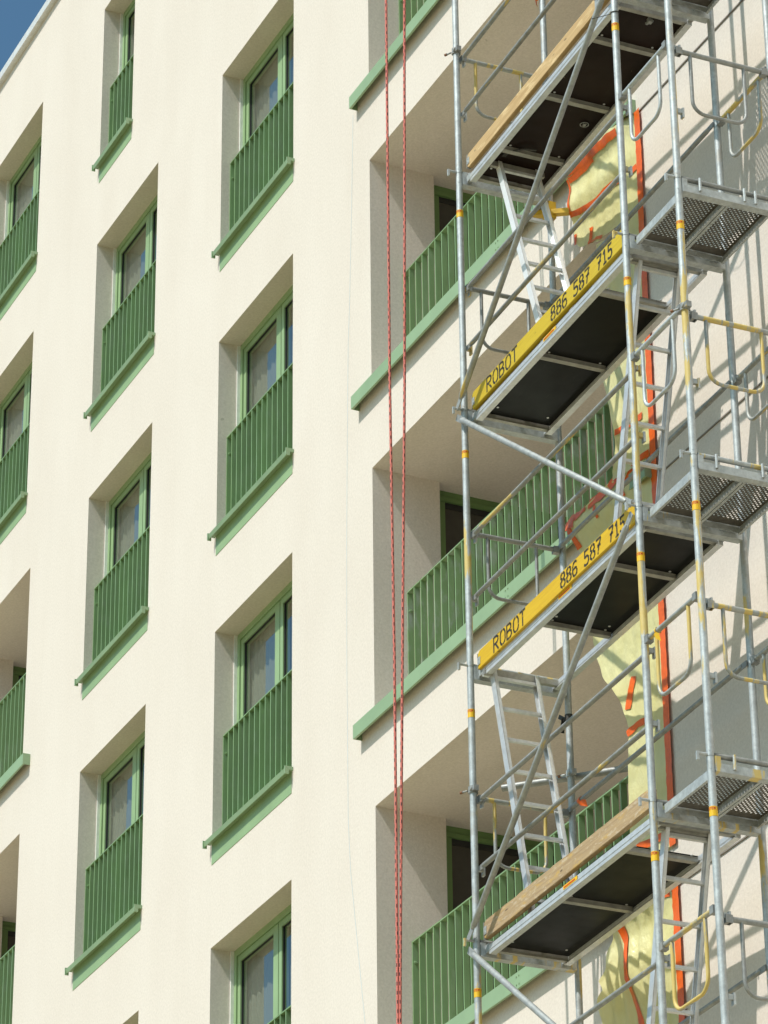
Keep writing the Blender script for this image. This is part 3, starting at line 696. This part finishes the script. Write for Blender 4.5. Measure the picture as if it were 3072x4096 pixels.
ladder(-2, (.125, -.06), (.615, -2.0), .10, .44, 'alu', 'ladder below the open end of the lower yellow toe board platform')
ladder(-1, (2.40, -.06), (1.86, -2.02), .15, .46, 'alu', 'ladder between the two yellow toe boards, leaning towards the steel planks')
ladder(-3, (2.385, -.06), (1.845, -2.02), .15, .46, 'alu', 'ladder below the weathered brown toe board platform')

# ------------------------------------------------------------------ yellow film, tape
def film(label, left, xr, seed, tapes, bulge=(), amp=.03, right_tape=True, pleat=.42, nz=110, nx=44):
    left = sorted(left, reverse=True); ztop, zbot = left[0][0], left[-1][0]; base = (5.9, 0, zbot)
    def xl(z):
        for (z1, x1), (z2, x2) in zip(left, left[1:]):
            if z2 <= z <= z1: t = (z1 - z) / (z1 - z2 or 1); return x1 + (x2 - x1) * t
        return left[-1][1]
    def yy(x, z, s):
        b = .014
        for zc, h, wd in bulge: b += h * math.exp(-((z - zc) / wd) ** 2) * min(1, (1 - s) * 3)
        f = .5 + .5 * math.sin(2 * math.pi * (x * 7.5 + .7 * mnoise.noise(Vector((z * .9, seed, 0))) + .35 * mnoise.noise(Vector((x * 3, z * 1.6, seed)))))
        f2 = mnoise.noise(Vector((x * 6 + seed, z * 1.8, seed))) * .5 + .5; f3 = abs(mnoise.noise(Vector((x * 13 + seed, z * 9, 2))))
        e = min(1, (1 - s) * 5)
        return -(b + amp * e * (f * pleat + f2 * .65 + f3 * .3) + .05 * (1 - s) ** 3)
    m = MB()
    for j in range(nz + 1):
        z = ztop + (zbot - ztop) * j / nz; a = xl(z) + .012 * mnoise.noise(Vector((z * 9, seed, 5)))
        for i in range(nx + 1):
            s = i / nx; x = a + (xr - a) * s
            zj = z + (.025 * mnoise.noise(Vector((x * 8, seed, 1))) if j in (0, nz) else 0)
            m.v.append(Vector((x, yy(x, z, s), zj)))
    for j in range(nz):
        for i in range(nx): a = j * (nx + 1) + i; m.f.append((a, a + 1, a + nx + 2, a + nx + 1)); m.sm.append(True)
    o = m.build('plastic_film', 'film', None, base, WORLD); tag(o, label, 'plastic film', 'yellow film sheets taped to the facade')
    def strip(pts, wd, mat='tape', off=.006):
        t = MB(); pts = [Vector((p[0], 0, p[1])) for p in pts]; fine = []
        for p, q in zip(pts, pts[1:]):
            n = max(2, int((q - p).length / .03)); fine += [p + (q - p) * i / n for i in range(n)]
        fine.append(pts[-1])
        for i, p in enumerate(fine):
            d = (fine[min(i + 1, len(fine) - 1)] - fine[max(i - 1, 0)]).normalized(); nn = Vector((-d.z, 0, d.x)); wv = wd * (1 + .14 * mnoise.noise(Vector((i * .5, seed, 9))))
            for sgn in (-1, 0, 1):
                q = p + nn * sgn * wv / 2; a = xl(min(max(q.z, zbot), ztop)); s = min(1, max(0, (q.x - a) / (xr - a)))
                t.v.append(Vector((q.x, yy(min(max(q.x, a), xr), q.z, s) - off - .006 * abs(mnoise.noise(Vector((q.x * 30, q.z * 30, 4)))), q.z)))
        for i in range(len(fine) - 1):
            for e in (0, 1): a = i * 3 + e; t.f.append((a, a + 1, a + 4, a + 3)); t.sm.append(True)
        t.build('tape', mat, o, base, WORLD)
    if right_tape: strip([(xr + .034, ztop), (xr + .038, (ztop + zbot) / 2), (xr + .032, zbot)], .078)
    for pts, wd, *mm in tapes: strip(pts, wd, *(mm or ['tape']))
film('crumpled yellow film with orange tape below the topmost platform', [(4.43, 5.37), (4.34, 5.33), (4.24, 5.33), (4.05, 5.34), (3.9, 5.33), (3.80, 5.34), (3.72, 5.42), (3.67, 5.56), (3.63, 5.66)], 6.205, 1,
     [([(5.33, 4.375), (5.62, 4.365), (5.81, 4.365), (6.02, 4.365)], .062), ([(5.36, 4.315), (5.50, 4.315), (5.68, 4.33)], .045), ([(5.345, 4.33), (5.345, 4.2), (5.35, 4.04)], .022), ([(5.34, 4.03), (5.5, 4.0), (5.66, 3.985), (5.81, 4.0), (5.96, 3.985)], .045),
      ([(6.10, 3.96), (6.20, 3.97)], .05), ([(5.55, 3.82), (5.55, 3.68)], .032), ([(5.54, 3.685), (5.63, 3.675)], .03), ([(5.62, 3.68), (5.72, 3.64)], .03), ([(5.36, 3.86), (5.35, 3.77)], .03)], bulge=((4.40, .07, .1), (4.12, .045, .13)), amp=.016)
film('plain yellow film strip over the loggia edge behind the upper steel planks and ladder', [(3.60, 5.66), (2.9, 5.70), (2.46, 5.67), (2.30, 5.71), (2.14, 5.75), (2.0, 5.785), (1.88, 5.80), (1.68, 5.76), (1.58, 5.80)], 6.195, 2,
     [([(5.80, 1.97), (6.0, 1.97), (6.12, 1.96)], .05), ([(6.0, 1.63), (6.18, 1.63)], .06)], bulge=((1.5, .06, .14),), amp=.014)
film('yellow film draped over the green balcony fascia behind the lower yellow toe board', [(1.60, 5.74), (1.57, 5.50), (1.53, 5.32), (1.5, 5.28), (1.40, 5.22), (1.2, 5.28), (.8, 5.33), (.53, 5.37), (.38, 5.41), (.22, 5.48), (.05, 5.62), (-.05, 5.70), (-.21, 5.78), (-.32, 5.82), (-.5, 5.79), (-.87, 5.77), (-1.3, 5.79)], 6.195, 3,
     [([(5.16, 1.545), (5.22, 1.52), (5.30, 1.51)], .13), ([(5.28, 1.52), (5.36, 1.53), (5.43, 1.545)], .06), ([(5.24, 1.47), (5.27, 1.30)], .05), ([(5.46, 1.55), (5.58, 1.55), (5.70, 1.545)], .07), ([(5.72, 1.56), (5.80, 1.60), (5.90, 1.57)], .06), ([(5.55, 1.50), (5.57, 1.40)], .03), ([(5.90, 1.50), (5.92, 1.40)], .045), ([(5.95, 1.55), (6.08, 1.53), (6.18, 1.56)], .085), ([(5.85, .07), (5.82, -.02), (5.80, -.16)], .05), ([(5.80, -.345), (5.9, -.31), (6.02, -.305)], .05), ([(5.8, -1.17), (6.03, -1.19), (6.17, -1.19)], .055)], bulge=((1.46, .085, .13), (-.9, .0, .1)), amp=.016)
film('loose bulging yellow film with long orange tape at the bottom of the scaffold', [(-1.50, 5.80), (-1.58, 5.72), (-1.63, 5.66), (-1.71, 5.57), (-1.85, 5.50), (-1.98, 5.42), (-2.05, 5.45), (-2.13, 5.36), (-2.3, 5.40), (-3.4, 5.45)], 6.195, 4,
     [([(5.66, -1.62), (6.18, -1.60)], .08), ([(5.68, -1.63), (5.71, -1.8), (5.73, -2.05), (5.76, -2.2), (5.80, -2.5)], .07)], bulge=((-1.60, .085, .12), (-2.0, .07, .25)), amp=.03, pleat=1.0)

# ------------------------------------------------------------------ ropes, cord, ribbons
def rope(pts, r, label, mat='rope'):
    base = pts[-1]; m = MB(); fine = []
    for p, q in zip(pts, pts[1:]):
        p, q = Vector(p), Vector(q); n = 24; fine += [p + (q - p) * i / n for i in range(n)]
    fine.append(Vector(pts[-1])); n = 12; m.tube(fine, r, n, False)
    o = m.build('rope', mat, None, base, WORLD)
    acc = [0.0]
    for p, q in zip(fine, fine[1:]): acc.append(acc[-1] + (q - p).length)
    uv = o.data.uv_layers.new(name='uv')
    for po in o.data.polygons:
        ks = [o.data.loops[li].vertex_index for li in po.loop_indices]
        wrap = any(q % n == 0 for q in ks) and any(q % n == n - 1 for q in ks)
        for li, q in zip(po.loop_indices, ks): uv.data[li].uv = ((1.0 if wrap and q % n == 0 else (q % n) / n), acc[q // n])
    return tag(o, label, 'rope', 'red ropes hanging before the facade')
rope([(4.89, -1.375, 13.5), (4.89, -1.375, 6.06), (4.89, -1.382, 2.53), (4.89, -1.372, .35), (4.89, -1.379, -2.2), (4.89, -1.40, GROUND + .2)], .0098, 'red rope with black flecks, left of the hanging pair')
rope([(4.897, -1.20, 13.5), (4.897, -1.222, 6.1), (4.897, -1.268, 2.56), (4.897, -1.315, .36), (4.897, -1.36, -1.9), (4.897, -1.385, -4), (4.90, -1.42, GROUND + .2)], .0098, 'red rope with black flecks, right of the hanging pair, straight')
m = MB(); pts = [(1.31, -.006, 7.43), (1.27, -.006, 6.54), (1.21, -.006, 5.5), (1.18, -.006, 5.17), (1.15, -.006, 4.2), (1.13, -.006, 3.33), (1.12, -.006, 2.2), (1.13, -.006, .86), (1.17, -.006, .4), (1.25, -.006, -.04), (1.42, -.006, -.95), (1.62, -.006, -2.0), (1.8, -.006, -3.2)]
m.tube(pts, .0009, 6); tag(m.build('cord', 'cord', None, pts[-1]), 'thin blue cord hanging down the cream wall beside the balcony ends', 'cord')
def ribbon(u, v, z, label, s=1, mat='tape'):
    m = MB(); r = .021
    for k in range(14):
        a = 2 * math.pi * k / 13; m.v += [Vector((u - .02 * s, v + r * math.cos(a), z + r * math.sin(a))), Vector((u + .02 * s, v + r * math.cos(a) * 1.06, z + r * math.sin(a) * 1.06))]
    for k in range(13): m.f.append((2 * k, 2 * k + 2, 2 * k + 3, 2 * k + 1)); m.sm.append(True)
    i = len(m.v)
    for k in range(6):
        t = k / 5; y = v - .02 - .03 * math.sin(t * 3); m.v += [Vector((u + .02 + .10 * t * s, y, z - .015 - .05 * t - .02 * math.sin(t * 5))), Vector((u + .02 + .11 * t * s, y + .01, z - .05 - .05 * t))]
    for k in range(5): m.f.append((i + 2 * k, i + 2 * k + 2, i + 2 * k + 3, i + 2 * k + 1)); m.sm.append(True)
    return tag(m.build('ribbon', mat, None, (u, v, z - .1), FR), label, 'ribbon')
ribbon(.20, W - .034, LEV(-3) + 1.052, 'orange tape scrap tied round the rail above the weathered toe board')
ribbon(-.02, W, 6.06, 'small orange tape scrap on the rear post at the top of the photo', -.5)
ribbon(L1 + .17, 0, LEV(-3) + 1.07, 'yellow tape scrap wrapped round the short guard rail beside the film', .4, 'sticker')
zz = -.02
m = MB(); m.tube([(0, W, zz - .03), (0, W, zz + .02)], RT + .004, 14); m.bar((0, W - .03, zz - .02), (-.07, W - .04, zz + .03), .03, .006, (0, 0, 1)); m.bar((-.02, W - .03, zz), (-.05, W - .03, zz - .1), .03, .006, (0, 1, 0))
tag(m.build('strap', 'black', None, (0, W, zz - .1), FR), 'black strap tied round the rear post beside the lower ladder', 'strap')

m = MB(); m.tube(arc((L1, 0, 4.0), (1, 0, 0), (0, 1, 0), RT + .003, 0, 2 * math.pi, 14), .0035, 6); m.tube([(L1 - .02, -.026, 4.0), (L1 - .09, -.06, 4.015), (L1 - .19, -.075, 4.06)], .003, 6)
tag(m.build('tie_wire', 'black', None, (L1, 0, 3.99), FR), 'black wire tied round the post above its top yellow label', 'wire')
# ------------------------------------------------------------------ camera
cam = bpy.data.cameras.new('camera'); co = bpy.data.objects.new('camera', cam); COL.objects.link(co); sc.camera = co
C = Vector((25.07797106, -10.9734462, -10.25277468)); yw, pt, rl = R_(-64.71969625), R_(27.73773239), R_(-.62053235)
f = Vector((math.sin(yw) * math.cos(pt), math.cos(yw) * math.cos(pt), math.sin(pt))); rt = Vector((math.cos(yw), -math.sin(yw), 0)); up = rt.cross(f)
Rr = rt * math.cos(rl) + up * math.sin(rl); Uu = -rt * math.sin(rl) + up * math.cos(rl)
co.matrix_world = Matrix(((Rr.x, Uu.x, -f.x, C.x), (Rr.y, Uu.y, -f.y, C.y), (Rr.z, Uu.z, -f.z, C.z), (0, 0, 0, 1)))
cam.sensor_fit = 'VERTICAL'; cam.sensor_height = 36; cam.lens = 14390.277 / 4096 * 36; cam.clip_end = 2000; cam.clip_start = .5

# ------------------------------------------------------------------ light
wd = bpy.data.worlds.new('World'); sc.world = wd; wd.use_nodes = True; nt = wd.node_tree
sky = nt.nodes.new('ShaderNodeTexSky'); sky.sky_type = 'NISHITA'; sky.sun_disc = False
to = -SUN_DIR; sky.sun_elevation = math.asin(to.z); sky.sun_rotation = math.atan2(to.x, to.y)
sky.altitude = 300; sky.air_density = 1.0; sky.dust_density = 5.0; sky.ozone_density = 1.0
bg = nt.nodes['Background']; tint = mix(nt, 1.0, sky.outputs[0], (.655, 1.04, 1.13), 'MULTIPLY'); nt.links.new(tint, bg.inputs[0]); bg.inputs[1].default_value = .098
sl = bpy.data.lights.new('sun', 'SUN'); so = bpy.data.objects.new('sun', sl); COL.objects.link(so)
sl.energy = 3.95; sl.angle = R_(.53); sl.color = (1.0, .955, .87); so.rotation_euler = SUN_DIR.to_track_quat('-Z', 'Y').to_euler()
so.location = (10, -30, 40)
sc.view_settings.view_transform = 'Standard'; sc.view_settings.look = 'None'; sc.view_settings.exposure = .17; sc.view_settings.gamma = 1
sc.cycles.max_bounces = 8; sc.cycles.transparent_max_bounces = 16; sc.cycles.caustics_reflective = False; sc.cycles.caustics_refractive = False
